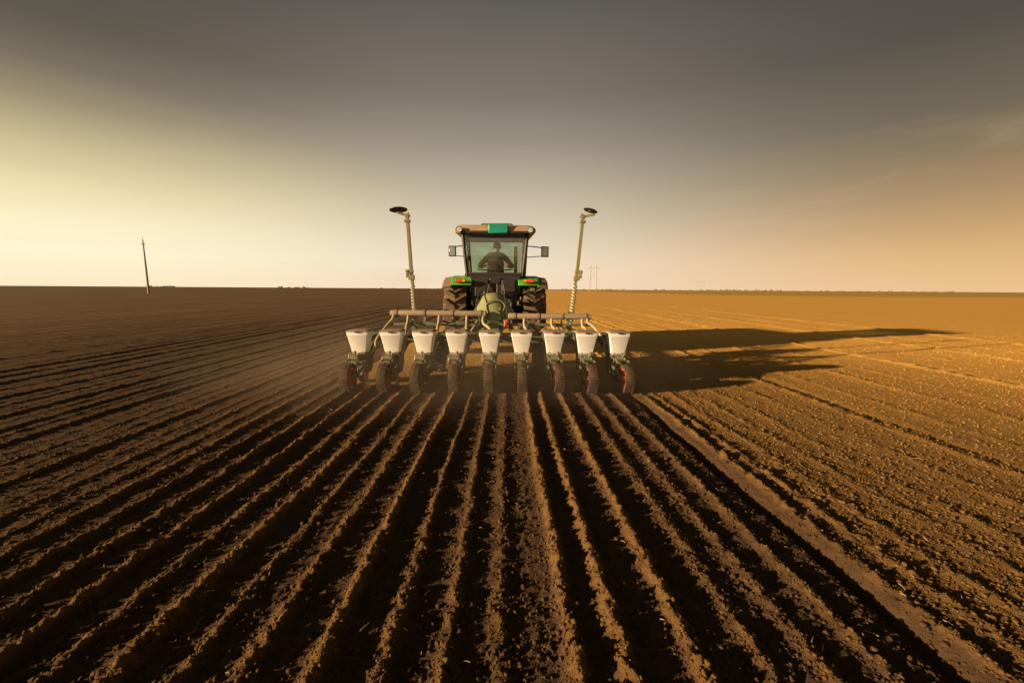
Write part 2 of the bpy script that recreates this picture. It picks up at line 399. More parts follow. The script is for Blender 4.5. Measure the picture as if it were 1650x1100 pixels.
# ------------------------------------------------------------------ TRACTOR
AY=10.15
T=empty("tractor",(0,AY,0),"green tractor with beige roof pulling a seed planter","tractor")
for sd in(-1,1):
    c=(sd*.885,AY,.83)
    b=NB();lathe(b,c,(1,0,0),[(-.06,.1),(.06,.1)],16);
    w=finish("rear_wheel",b,'black',T,c)
    b=NB();tyre(b,c,.85,.52,.055,20,.50);finish("tyre",b,'rubber2',w,c)
    b=NB();rim(b,c,.50,.44,sd,-.02);finish("rim",b,'steel',w,c)
    c=(sd*.82,12.75,.58)
    b=NB();lathe(b,c,(1,0,0),[(-.06,.07),(.06,.07)],16);w=finish("front_wheel",b,'black',T,c)
    b=NB();tyre(b,c,.6,.38,.035,18,.34);finish("tyre",b,'rubber2',w,c)
    b=NB();rim(b,c,.34,.34,sd,.02);finish("rim",b,'steel',w,c)
    b=NB()
    def arch(x0,x1,r0,r1,a0,a1,mi,n=22):
        ra=[]
        for i in range(n+1):
            a=R(a0+(a1-a0)*i/n)
            ra.append([b.verts.new((x,AY+math.cos(a)*r,.83+math.sin(a)*r)) for x,r in((x0,r0),(x1,r0),(x1,r1),(x0,r1))])
        for i in range(n):
            for q in range(4):
                f=b.faces.new((ra[i][q],ra[i][(q+1)%4],ra[i+1][(q+1)%4],ra[i+1][q]));f.material_index=mi
        for e in(ra[0][::-1],ra[-1]):
            f=b.faces.new(e);f.material_index=mi
    EA=128
    arch(sd*.52,sd*.95,.94,.975,30,EA,0)
    arch(sd*.951,sd*.98,.88,.97,30,EA,0)
    fd=finish("fender",b,['green'],T,(sd*.8,AY,1.75),bevel=.008)
    b=NB()
    pts=[(AY+math.cos(R(a))*.935,.83+math.sin(R(a))*.935) for a in range(30,EA+1,5)]
    prism(b,pts+[(AY-.40,1.25),(AY+.6,1.2)],'x',sd*.54,sd*.565,0)
    finish("inner_fender",b,'black',fd)
    b=NB()
    ra=[]
    for i in range(19):
        a=R(38+(EA+3-38)*i/18)
        ra.append([b.verts.new((x,AY+math.cos(a)*r,.83+math.sin(a)*r)) for x,r in((sd*.982,.955),(sd*1.15,.93),(sd*1.19,.88),(sd*1.17,.88),(sd*.982,.92))])
    for i in range(18):
        for q in range(5):
            b.faces.new((ra[i][q],ra[i][(q+1)%5],ra[i+1][(q+1)%5],ra[i+1][q]))
    b.faces.new(ra[0][::-1]);b.faces.new(ra[-1])
    finish("fender_extension",b,'grey',fd)
    b=NB()
    yy=AY-.61
    box(b,(sd*.76,yy-.0,1.675),(.24,.08,.08),None,0);box(b,(sd*.685,yy-.046,1.677),(.07,.02,.055),None,1);box(b,(sd*.80,yy-.046,1.677),(.13,.02,.06),None,2)
    finish("tail_light",b,['black','amber','redlight'],fd,bevel=.004)
    b=NB();prism(b,[(AY-.45,1.78),(AY+.5,1.78),(AY+.45,1.86),(AY-.35,1.88)],'x',sd*.585,sd*.66);finish("fender_trim",b,'black',fd,bevel=.01)
b=NB()
box(b,(0,10.2,.88),(.62,1.0,.55));box(b,(0,9.65,.9),(.5,.2,.62));box(b,(0,11.6,.85),(.42,2.2,.4));lathe(b,(0,AY,.83),(1,0,0),[(-.75,.11),(-.3,.15),(.3,.15),(.75,.11)],20)
box(b,(0,12.75,.55),(1.2,.16,.16));box(b,(0,13.4,.75),(.5,.35,.5))
box(b,(0,9.52,1.22),(.42,.12,.2));box(b,(-.2,9.5,1.38),(.1,.1,.16));box(b,(.2,9.5,1.38),(.1,.1,.16))
finish("chassis",b,'black',T,bevel=.02)
b=NB();prism(b,[(-.42,1.05),(.42,1.05),(.44,1.5),(.40,1.74),(.28,1.86),(-.28,1.86),(-.40,1.74),(-.44,1.5)],'y',11.2,13.45)
for v in b.verts:
    if v.co.y>13:v.co.z=1.05+(v.co.z-1.05)*.86;v.co.x*=.9
finish("engine_hood",b,'green',T,bevel=.04)
b=NB();tube(b,[(.5,11.5,1.5),(.5,11.5,2.45),(.5,11.46,2.6)],[.05,.045,.04],14);finish("exhaust_pipe",b,'black',T)
for sd in(-1,1):
    b=NB();box(b,(sd*.48,10.95,.88),(.36,.9,.42));finish("fuel_tank",b,'black',T,bevel=.04)
b=NB()
prism(b,[(-.50,1.15),(.50,1.15),(.58,1.83),(-.58,1.83)],'y',9.72,9.80)
prism(b,[(-.50,1.10),(.50,1.10),(.50,1.2),(-.50,1.2)],'y',9.81,11.2)
prism(b,[(-.5,1.205),(.5,1.205),(.5,1.75),(-.5,1.75)],'y',11.12,11.2)
box(b,(-.3,9.68,1.5),(.3,.07,.4));box(b,(.3,9.68,1.5),(.3,.07,.4));box(b,(0,9.69,1.68),(.24,.05,.12))
finish("cab_body",b,'black',T,bevel=.012)
b=NB()
for sd in(-1,1):
    tube(b,[(sd*.62,9.74,1.80),(sd*.67,9.70,2.2),(sd*.715,9.68,2.70)],.04,8)
    tube(b,[(sd*.56,11.18,1.2),(sd*.66,11.16,1.9),(sd*.70,11.05,2.70)],.035,8)
    tube(b,[(sd*.70,10.45,1.8),(sd*.73,10.45,2.3),(sd*.73,10.42,2.70)],.026,8)
    bar(b,(sd*.66,9.76,1.82),(sd*.69,11.12,1.80),.05,.05)
    bar(b,(sd*.735,9.74,2.68),(sd*.71,11.05,2.68),.05,.05)
bar(b,(-.62,9.73,1.835),(.62,9.73,1.835),.05,.06);bar(b,(-.71,9.68,2.655),(.71,9.68,2.655),.05,.06)
bar(b,(-.66,11.16,1.79),(.66,11.16,1.79),.05,.05);bar(b,(-.7,11.05,2.69),(.7,11.05,2.69),.05,.05)
fr=finish("cab_frame",b,'black',T,bevel=.006)
def pane(name,pts,parent=T,off=(0,.006,0)):
    b=NB();A=[b.verts.new(p) for p in pts];B=[b.verts.new(Vector(p)+Vector(off)) for p in pts]
    b.faces.new(A);b.faces.new(B[::-1]);n=len(pts)
    for i in range(n):b.faces.new((A[i],B[i],B[(i+1)%n],A[(i+1)%n]))
    return finish(name,b,'glass',parent,smooth=False)
rw=pane("rear_window",[(-.59,9.73,1.87),(.59,9.73,1.87),(.67,9.685,2.62),(-.67,9.685,2.62)])
pane("windscreen",[(-.61,11.16,1.82),(.61,11.16,1.82),(.66,11.06,2.66),(-.66,11.06,2.66)])
for sd in(-1,1):
    pane("side_window",[(sd*.655,9.8,1.85),(sd*.69,11.08,1.84),(sd*.715,11.02,2.65),(sd*.725,9.75,2.65)],off=(-sd*.006,0,0))
b=NB();tube(b,bez([(-.40,9.70,1.93),(0,9.69,1.91),(.40,9.70,1.93)],8),.012,8);tube(b,[(.05,9.67,1.93),(-.25,9.655,2.13)],.008,6);finish("window_wiper",b,'black',rw)
# roof
b=NB()
poly=[(-.88,2.70),(-.90,2.79),(-.83,2.865),(-.72,2.885),(.72,2.885),(.83,2.865),(.90,2.79),(.88,2.70)]
prism(b,poly,'y',9.50,11.35)
for v in b.verts:
    if v.co.y<9.6 and v.co.z>2.8:v.co.y+=.05
    if v.co.y>11:v.co.x*=.9
rf=finish("roof",b,'roof',T,bevel=.03)
b=NB();prism(b,[(-.34,2.887),(-.28,2.93),(.36,2.93),(.42,2.887)],'y',9.62,11.0);finish("roof_hatch",b,'darkgreen',rf,bevel=.015)
b=NB();box(b,(0,9.565,2.725),(1.5,.16,.05));finish("roof_rear_strip",b,'black',rf,bevel=.006)
b=NB();box(b,(.07,9.475,2.80),(.42,.03,.21));finish("roof_panel",b,'teal',rf,bevel=.015)
for x in(-.77,.77):
    b=NB();lathe(b,(x,9.50,2.77),(0,-1,0),[(0,.03),(0,.058),(.045,.066),(.05,.06)],20,0);lathe(b,(x,9.50,2.77),(0,-1,0),[(.043,0),(.043,.055),(.047,.055),(.049,0)],20,1)
    finish("work_light",b,['black','chrome'],rf)
for sd,xo in((-1,1.10),(1,1.22)):
    b=NB();tube(b,bez([(sd*.70,11.05,2.58),(sd*.95,10.98,2.56),(sd*xo,10.95,2.50),(sd*xo,10.95,2.3)],6),.013,8)
    tube(b,[(sd*.68,11.1,2.3),(sd*xo,10.96,2.33)],.010,8)
    mr=finish("mirror_arm",b,'black',T)
    b=NB();box(b,(sd*xo,10.9,2.43),(.18,.07,.26),(0,0,sd*.2),0);box(b,(sd*xo,10.862,2.43),(.145,.01,.22),(0,0,sd*.2),1)
    finish("mirror",b,['black','mirror'],mr,bevel=.01)
b=NB()
for sd in(-1,1):
    bar(b,(sd*.33,9.75,.62),(sd*.42,8.45,.60),.045,.10)
    bar(b,(sd*.28,9.55,1.22),(sd*.36,9.1,1.25),.06,.08)
    tube(b,[(sd*.36,9.12,1.24),(sd*.38,9.0,.62)],.026,8)
tube(b,[(0,9.55,1.1),(0,8.5,1.22)],.03,10)
finish("three_point_hitch",b,'black',T,bevel=.004)
b=NB()
for i,(x,z) in enumerate(((-.16,1.36),(-.1,1.44),(-.04,1.36),(.05,1.44),(.1,1.36),(.17,1.42))):
    hose(b,[(x,9.56,z),(x*1.1,9.3,z+.16),(x*1.3,8.9,z-.02),(x*1.2,8.45,z-.2)],.013,False,i%2)
finish("hydraulic_hose",b,['blackhose','steel'],T)
b=NB();box(b,(0,10.30,1.70),(.48,.46,.12));box(b,(0,10.06,1.95),(.40,.11,.40),(R(8),0,0));box(b,(0,10.30,1.42),(.3,.3,.42))
finish("driver_seat",b,'black',T,bevel=.03)
b=NB()
ring=[(math.cos(a)*.20,10.83+math.sin(a)*.18,2.07-math.sin(a)*-.09) for a in np.linspace(0,2*math.pi,33)]
tube(b,ring,.014,8,cap=False);tube(b,[(0,10.83,2.07),(0,11.08,1.3)],.03,10)
for a in(0,2.1,4.2):tube(b,[(0,10.83,2.07),(math.cos(a)*.2,10.83+math.sin(a)*.18,2.07+math.sin(a)*.09)],.01,6)
finish("steering_wheel",b,'black',T)

# ------------------------------------------------------------------ PERSON
def skinmesh(name,verts,edges,radii,sub=2,root=0):
    me=bpy.data.meshes.new(name);me.from_pydata(verts,edges,[]);me.update()
    o=bpy.data.objects.new(name,me);COL.objects.link(o)
    md=o.modifiers.new("s",'SKIN');md.use_smooth_shade=True
    for i,r in enumerate(radii):
        d=me.skin_vertices[0].data[i];d.radius=(r,r) if not isinstance(r,tuple) else r;d.use_root=(i==root)
    s=o.modifiers.new("ss",'SUBSURF');s.levels=sub;s.render_levels=sub
    dg=bpy.context.evaluated_depsgraph_get();m2=bpy.data.meshes.new_from_object(o.evaluated_get(dg))
    bpy.data.objects.remove(o);return m2
PO=Vector((0.0,10.30,1.79))
V=[];E=[];Rr=[]
def add(p,r,par=None):
    V.append(tuple(Vector(p)));Rr.append(r)
    if par is not None:E.append((par,len(V)-1))
    return len(V)-1
pel=add((0,0,.06),(.165,.12));sp=add((.0,-.01,.22),(.155,.11),pel);ch=add((.01,.0,.40),(.18,.12),sp);cc=add((.015,.0,.50),(.13,.09),ch)
nk=add((.02,.015,.575),(.054,.055),cc);n2=add((.025,.03,.62),(.054,.055),nk);hd=add((.03,.04,.69),(.080,.095),n2);h2=add((.032,.03,.77),(.076,.09),hd);h3=add((.032,.03,.815),(.045,.05),h2)
nose=add((.03,.145,.70),(.010,.012),hd)
for s in(-1,1):
    add((.03+s*.09,.03,.70),(.010,.022),hd)
    sh=add((.01+s*.185,0,.475),.068,cc);el=add((s*.40,.12,.25),.046,sh);fa=add((s*.33,.30,.25),.039,el);wr=add((s*.215,.46,.29),(.026,.030),fa)
    pm=add((s*.20,.515,.305),(.036,.02),wr)
    for j,(ln,dx) in enumerate(((.085,.026),(.095,.009),(.088,-.009),(.07,-.026))):
        a1=add((s*.20+dx*.9,.54,.32+.0),.0095,pm);a2=add((s*.20+dx,.54+ln*.45,.305),.009,a1);add((s*.20+dx,.54+ln*.40,.275),.008,a2)
    t1=add((s*.20-s*.034,.505,.29),.010,pm);add((s*.20-s*.04,.54,.272),.009,t1)
    hp=add((s*.10,.05,.03),.085,pel);kn=add((s*.16,.46,.05),.06,hp);cf=add((s*.16,.50,-.18),.052,kn);an=add((s*.16,.50,-.42),.036,cf)
    add((s*.16,.60,-.50),(.042,.03),an)
bodym=skinmesh("person",V,E,Rr)
P=bpy.data.objects.new("person",bodym);COL.objects.link(P);P.location=PO;bodym.materials.append(M['skin'])
P["label"]="driver in dark shirt sitting, both hands on steering wheel";P["category"]="person"
for p in bodym.polygons:p.use_smooth=True
def keep_largest(b):
    b.verts.ensure_lookup_table();seen=set();best=[]
    for v in b.verts:
        if v.index in seen:continue
        st=[v];comp=[];seen.add(v.index)
        while st:
            q=st.pop();comp.append(q)
            for e in q.link_edges:
                o=e.other_vert(q)
                if o.index not in seen:seen.add(o.index);st.append(o)
        if len(comp)>len(best):best=comp
    bs=set(v.index for v in best)
    bmesh.ops.delete(b,geom=[v for v in b.verts if v.index not in bs],context='VERTS')
def shell(name,cond,off,m):
    b=NB();b.from_mesh(bodym);b.normal_update()
    bmesh.ops.delete(b,geom=[f for f in b.faces if not cond(f.calc_center_median())],context='FACES')
    b.verts.index_update();keep_largest(b)
    for v in b.verts:v.co+=v.normal*off
    me=bpy.data.meshes.new(name);b.to_mesh(me);b.free();me.materials.append(M[m])
    for p in me.polygons:p.use_smooth=True
    o=bpy.data.objects.new(name,me);COL.objects.link(o);o.parent=P;sd=o.modifiers.new("t",'SOLIDIFY');sd.thickness=.006;return o
shell("shirt",lambda c:c.z>.10 and c.z<.555 and (abs(c.x)<.46 and c.y<.25),.012,'shirt')
shell("trousers",lambda c:c.z<=.135 and c.z>-.40 and not(abs(c.x)>.27),.010,'trouser')
shell("hair",lambda c:c.z>.66 and (c.y<.05 or c.z>.79) and abs(c.x-.03)<.088,.008,'hair')
for s in(-1,1):
    b=NB();bmesh.ops.create_uvsphere(b,u_segments=10,v_segments=8,radius=.012,matrix=Matrix.Translation(PO+Vector((.03+s*.03,.125,.725))))
    finish("eye",b,'eye',P)

# ------------------------------------------------------------------ PLANTER
PL=empty("seed_planter",(0,7.5,0),"nine row seed planter with white hoppers hitched to tractor","seed planter")
b=NB()
bar(b,(-2.25,7.55,.62),(2.25,7.55,.62),.13,.13);bar(b,(-1.3,8.05,.62),(1.3,8.05,.62),.1,.1)
for x in(-1.25,-.45,.45,1.25):bar(b,(x,7.61,.62),(x,8.0,.62),.08,.08)
for sd in(-1,1):
    bar(b,(sd*.42,8.0,.5),(sd*.42,8.5,.6),.05,.12);bar(b,(sd*.40,8.1,.68),(sd*.08,8.35,1.22),.05,.07)
    bar(b,(sd*1.36,7.5,.70),(sd*1.36,7.5,1.12),.07,.07)
    bar(b,(sd*.66,7.52,.70),(sd*.66,7.52,1.02),.05,.05)
bar(b,(-1.7,7.46,.88),(1.75,7.46,.88),.045,.045)
box(b,(.02,7.9,.78),(.34,.34,.3))
tb=finish("toolbar",b,'darkgreen',PL,bevel=.006)
b=NB()
for x0,x1,z0,s_ in((-1.9,-.3,.71,0),(.35,1.9,.72,1),(-1.2,.2,.93,1)):
    hose(b,[(x0,7.42,z0),(x0*.7+x1*.3,7.38,z0-.05),(x0*.35+x1*.65,7.40,z0+.03),(x1,7.44,z0-.01),(x1*.6,7.7,z0+.12)],.012,False,s_,8)
finish("hydraulic_line",b,['blackhose','darkgreen'],tb)
for x0,x1,zz in((-1.76,-.10,1.075),(.30,1.74,1.03)):
    b=NB();tube(b,[(x0,7.45,zz),(x0+.02,7.45,zz),(x1-.02,7.45,zz-.005),(x1,7.45,zz-.005)],[.042,.05,.05,.05],18)
    for k in range(4):
        xx=x0+.1+(x1-x0-.2)*k/3;lathe(b,(xx,7.45,zz),(1,0,0),[(-.02,.05),(-.02,.058),(.02,.058),(.02,.05)],16)
        if k in(1,2):bar(b,(xx,7.47,zz-.04),(xx,7.5,.82),.03,.03)
    finish("air_pipe",b,'rust',PL)
b=NB()
FX=.02
lathe(b,(FX,7.95,.0),(0,0,1),[(.93,0),(.93,.35),(.96,.385),(1.07,.385),(1.12,.36),(1.26,.27),(1.36,.22),(1.42,.14),(1.44,0)],36)
lathe(b,(FX,7.95,.0),(0,0,1),[(1.00,.385),(1.00,.40),(1.03,.40),(1.03,.385)],36)
box(b,(FX,7.65,.86),(.2,.16,.18))
tube(b,[(.06,7.7,1.02),(.06,7.50,1.02)],.10,18)
tube(b,bez([(-.33,7.9,1.0),(-.36,7.7,1.04),(-.28,7.5,1.06),(-.1,7.45,1.07)],6),.055,14)
tube(b,bez([(.34,7.9,1.0),(.38,7.7,1.02),(.36,7.5,1.03),(.32,7.45,1.03)],6),.055,14)
fh=finish("fan_housing",b,'sage',PL,bevel=0)
b=NB()
q=[(.05+math.cos(a)*(.18-.012*a),7.60+.06*math.sin(a*.5),1.19+math.sin(a)*(.13-.008*a)) for a in np.linspace(-.6,6.6,11)]
hose(b,q,.013,False,0,8)
hose(b,[(-.2,8.3,1.45),(-.24,7.8,1.40),(-.28,7.52,1.15),(-.2,7.4,.95),(-.25,7.3,.8)],.012,False,1,8)
hose(b,[(.16,8.3,1.45),(.22,7.8,1.38),(.25,7.52,1.2),(.28,7.4,.95),(.2,7.3,.8)],.012,False,1,8)
finish("fan_hose",b,['darkgreen','blackhose'],fh)
b=NB();box(b,(.26,7.42,.90),(.09,.08,.12));tube(b,[(.26,7.42,.95),(.26,7.42,.98)],.02,12);finish("red_tank",b,'red',PL,bevel=.02)
def marker(sd,xb,xt,zt):
    yb=7.5
    b=NB()
    B=Vector((sd*xb,yb,.75));Tp=Vector((sd*xt,yb-.05,zt));mid=B.lerp(Tp,.52)
    bar(b,mid-Vector((0,0,.10)),Tp,.062,.055)
    bar(b,B,mid,.05,.05)
    box(b,mid+Vector((sd*.035,-.01,.02)),(.13,.07,.05));box(b,mid+Vector((sd*.07,-.01,-.03)),(.035,.09,.12));box(b,mid+Vector((-sd*.0,-.015,-.09)),(.10,.08,.08))
    bar(b,Tp+Vector((sd*.04,0,-.02)),Tp+Vector((-sd*.04,0,.02)),.05,.07)
    box(b,Tp+Vector((0,0,-.09)),(.10,.08,.04));
    E_=Tp+(Vector((sd*.16,-.02,.045)) if sd<0 else Vector((sd*.20,-.02,.03)))
    bar(b,Tp,E_,.035,.035)
    m=finish("marker_arm",b,'ochre',PL,B,bevel=.004)
    b=NB();pts=[]
    D=(mid-B);a,bb=frame(D)
    n=130
    for i in range(n):
        t=.12+.68*i/(n-1);an=i*2*math.pi/10
        pts.append(B+D*t+(a*math.cos(an)+bb*math.sin(an))*.036)
    tube(b,pts,.010,6);finish("arm_spring",b,'whitepaint',m)
    b=NB()
    if sd<0:
        c=E_+Vector((0.02,0,.03));ax=Vector((-.10,.14,1));rr=.15
    else:
        c=E_+Vector((-.08,0,.05));ax=Vector((.30,.10,1));rr=.12
    lathe(b,c,ax,[(-.015,0),(-.015,.04),(-.002,rr*.35),(.012,rr),(.018,rr),(.008,rr*.35),(.015,.04),(.03,.03),(.03,0)],32)
    finish("marker_disc",b,'black',m)
marker(-1,1.33,1.43,2.72);marker(1,1.38,1.55,2.73)
for x in(-.96,.84):
    c=(x,7.75,.30)
    b=NB();bar(b,(x+.13,7.6,.62),(x+.13,7.75,.3),.04,.07);tube(b,[(x-.1,7.75,.3),(x+.15,7.75,.3)],.025,10);w=finish("support_wheel",b,'darkgreen',PL,bevel=.004)
    b=NB();tyre(b,c,.31,.19,.02,22,.18);finish("tyre",b,'rubber',w,c)
    b=NB();rim(b,c,.18,.15,-1,.0,bolts=5);finish("rim",b,'steel',w,c)

def rowunit():
    out=[]
    WY=6.12
    b=NB()
    for sd in(-1,1):
        bar(b,(sd*.085,7.46,.70),(sd*.085,6.98,.56),.022,.05);bar(b,(sd*.085,7.46,.56),(sd*.085,6.98,.42),.022,.05)
        prism(b,[(7.02,.62),(7.02,.30),(6.9,.16),(6.72,.16),(6.62,.3),(6.60,.46),(6.8,.50)],'x',sd*.08,sd*.098)
        bar(b,(sd*.10,6.72,.38),(sd*.10,WY+.0,.2),.02,.06)
        tube(b,[(sd*.05,6.7,.44),(sd*.085,WY+.16,.42)],.014,8)
    box(b,(0,6.98,.48),(.17,.05,.22));box(b,(0,7.5,.63),(.2,.03,.2))
    tube(b,[(-.12,WY,.2),(.12,WY,.2)],.018,10)
    tube(b,[(.03,6.52,.50),(.05,6.36,.44)],.018,8);box(b,(.0,6.42,.44),(.20,.035,.045));box(b,(.0,6.50,.47),(.12,.16,.03))
    box(b,(-.03,6.48,.40),(.08,.08,.12));box(b,(.08,6.60,.47),(.07,.1,.09));box(b,(-.09,6.62,.43),(.05,.12,.1))
    root=finish("row_unit",b,'darkgreen',PL,(0,6.7,0),bevel=.003)
    b=NB();y0=6.70
    secs=[(.325,.30,.825),(.325,.30,.775),(.312,.288,.765),(.235,.205,.575),(.215,.18,.50),(.12,.12,.465),(.11,.11,.44)]
    rings=[]
    for w,d,z in secs:
        ring=[];cr=min(w,d)*.05
        for (cx,cy,a0) in((1,1,0),(-1,1,90),(-1,-1,180),(1,-1,270)):
            for k in range(4):
                a=R(a0+k*30);ring.append(b.verts.new((cx*(w/2-cr)+math.cos(a)*cr,y0+cy*(d/2-cr)+math.sin(a)*cr,z)))
        rings.append(ring)
    n=16
    for i in range(len(rings)-1):
        for k in range(n):b.faces.new((rings[i][k],rings[i][(k+1)%n],rings[i+1][(k+1)%n],rings[i+1][k]))
    b.faces.new(rings[0]);b.faces.new(rings[-1][::-1])
    out.append(finish("seed_hopper",b,'white',root,(0,y0,.6),bevel=.003,ang=30))
    b=NB()
    box(b,(0,y0,.836),(.34,.315,.018),None,0);box(b,(0,y0,.851),(.29,.26,.012),None,0);box(b,(0,y0-.165,.828),(.07,.014,.025),None,1)
    out.append(finish("hopper_lid",b,['lid','black'],root,bevel=.005))
    b=NB();lathe(b,(0,6.73,.36),(1,0,0),[(-.07,0),(-.07,.10),(-.045,.13),(.045,.13),(.07,.10),(.07,0)],24);box(b,(0,6.72,.22),(.05,.14,.16));tube(b,[(.05,6.78,.40),(.11,6.86,.46)],.03,12)
    out.append(finish("seed_meter",b,'steel',root))
    for sd in(-1,1):
        b=NB();lathe(b,(sd*.03,6.83,.17),(1,sd*.12,0),[(-.003,0),(-.003,.185),(.003,.185),(.003,0)],32);lathe(b,(sd*.03,6.83,.17),(1,sd*.12,0),[(-.02,0),(-.02,.04),(.02,.04),(.02,0)],16)
        out.append(finish("opener_disc",b,'steel',root))
    c=(0,WY,.205)
    b=NB();tyre(b,c,.215,.13,.009,30,.142,chev=False);out.append(finish("tyre",b,'rubber',root,c))
    b=NB();rim(b,c,.142,.15,1,0.0,bolts=5);lathe(b,c,(1,0,0),[(-.068,0),(-.068,.045),(.068,.045),(.068,0)],16);out.append(finish("rim",b,'red',root,c))
    b=NB();tube(b,bez([(-.05,6.6,.5),(-.1,6.5,.52),(-.11,6.45,.40),(-.08,6.5,.3)],6),.006,6);tube(b,[(.0,6.44,.44),(.03,6.36,.53)],.010,6);lathe(b,(.03,6.36,.53),(0,-.3,1),[(0,.0),(0,.02),(.03,.02),(.03,0)],10)
    out.append(finish("depth_lever",b,'steel',root))
    return root,out
root,parts=rowunit()
root["group"]="row units of the planter"
jit=[0,.01,-.012,.008,0,-.01,.012,-.008,.004]
for i in range(9):
    if i==4:r=root
    else:
        r=root.copy();COL.objects.link(r);r.parent=PL;r.location=Vector(root.location)+Vector(((i-4)*SP-.01,jit[i],0))
        for p in parts:
            q=p.copy();COL.objects.link(q);q.parent=r
            if q.name.startswith(("tyre","rim")):q.rotation_euler=(R(17*i),0,0)
    xu=(i-4)*SP
    px=min(xu+.09,-.14) if xu<.05 else max(xu+.05,.36)
    px=max(-1.70,min(1.68,px));pz=1.075 if px<0 else 1.03
    b=NB();ex=xu+.11
    if abs(xu)>1.8:
        ex=xu*.93
        pp=[(px,7.44,pz-.03),(px*1.0,7.36,pz-.10),(px*.6+ex*.4,7.25,.86),(ex,7.05,.66),(ex,6.92,.5),(xu+.02*(1 if xu>0 else 1),6.85,.46)]
    else:
        pp=[(px,7.44,pz-.03),(px,7.36,pz-.16),(px*.5+ex*.5,7.18,.82),(ex,7.0,.60),(ex-.02,6.86,.46)]
    hose(b,pp,.027,True,0,12,10)
    finish("air_hose",b,'hose',r)
    if i!=4: r.rotation_euler=(0,0,R(jit[i]*110))

# ------------------------------------------------------------------ poles
def pole(name,x,y,h,label,lean=0):
    b=NB();top=Vector((x+lean,y,h))
    tube(b,[(x,y,-.5),(x+lean*.5,y,h*.5),top],[.22,.17,.10],12)
    tube(b,[top,top+Vector((0,0,.35))],[.07,.05],8)
    bar(b,top+Vector((-.30,0,-.9)),top+Vector((.30,0,-.9)),.1,.1)
    for dx in(-.27,.27):
        q=top+Vector((dx,0,-.9));tube(b,[q,q+Vector((0,0,.3))],[.06,.04],8)
    return finish(name,b,'concrete',None,(x,y,0),label=label,cat="utility pole")
PX,PY=-74.6,91.0
pole("utility_pole",PX,PY,11.0,"slim plain concrete utility pole standing in the field",-.2)
def hframe(x,y,h,w):
    b=NB()
    for s in(-1,1):tube(b,[(x+s*w,y,-.5),(x+s*w*.75,y,h)],[.2,.13],8)
    bar(b,(x-w*1.5,y,h*.9),(x+w*1.5,y,h*.9),.2,.2);bar(b,(x-w*.95,y,h*.45),(x+w*.85,y,h*.8),.08,.08);bar(b,(x+w*.95,y,h*.45),(x-w*.85,y,h*.8),.08,.08)
    for d in(-1.4,0,1.4):tube(b,[(x+w*d,y,h*.9),(x+w*d,y,h*.9-1.2)],.08,6)
    o=finish("transmission_pylon",b,'concrete',None,(x,y,0),label="two legged transmission pylon with crossbeam on the horizon",cat="pylon");o["group"]="transmission pylons on the horizon"
hframe(51,250,15.5,2.1);hframe(292,650,16,2.6);hframe(304,660,16,2.6)
b=NB()
for dx,dz in((-.27,10.2),):
    for (x1,y1) in((-40,300),(-260,-90)):
        q=[]
        for i in range(25):
            t=i/24;q.append((PX-.2+dx+(x1-PX)*t,PY+(y1-PY)*t,dz-(4*t*(1-t))*2.0))
        tube(b,q,.005,5)
finish("power_line",b,'cable',label="thin overhead power cables strung from the pole",cat="power line")
b=NB()
def trees(x0,x1,y,hm,den):
    x=x0
    while x<x1:
        hh=hm*(.45+.75*random.random())
        for k in range(5):
            p=(x+random.uniform(-4,4),y+random.uniform(-10,10),hh*random.uniform(.2,.7))
            bmesh.ops.create_icosphere(b,subdivisions=1,radius=hh*random.uniform(.25,.5),matrix=Matrix.Translation(p)@Matrix.Diagonal((1.4,1,.9,1)))
        x+=den*random.uniform(.4,2.4)
trees(-1230,-1130,1500,6,8);trees(-840,-740,1600,5,10)
trees(250,2100,1900,5,28);trees(800,1100,1700,6,16);trees(-550,-200,1900,4,34)
for v in b.verts:v.co+=Vector((random.uniform(-.8,.8),random.uniform(-.8,.8),random.uniform(-.8,.8)))
mt=mat("hazed_foliage",(0.20,0.17,0.12),.9,dust=.3)  # base colour lightened to paint aerial haze onto the trees
o=finish("tree_line",b,mt,origin=(0,0,0),smooth=False);o["kind"]="stuff";o["label"]="thin distant line of trees along the horizon";o["category"]="trees"

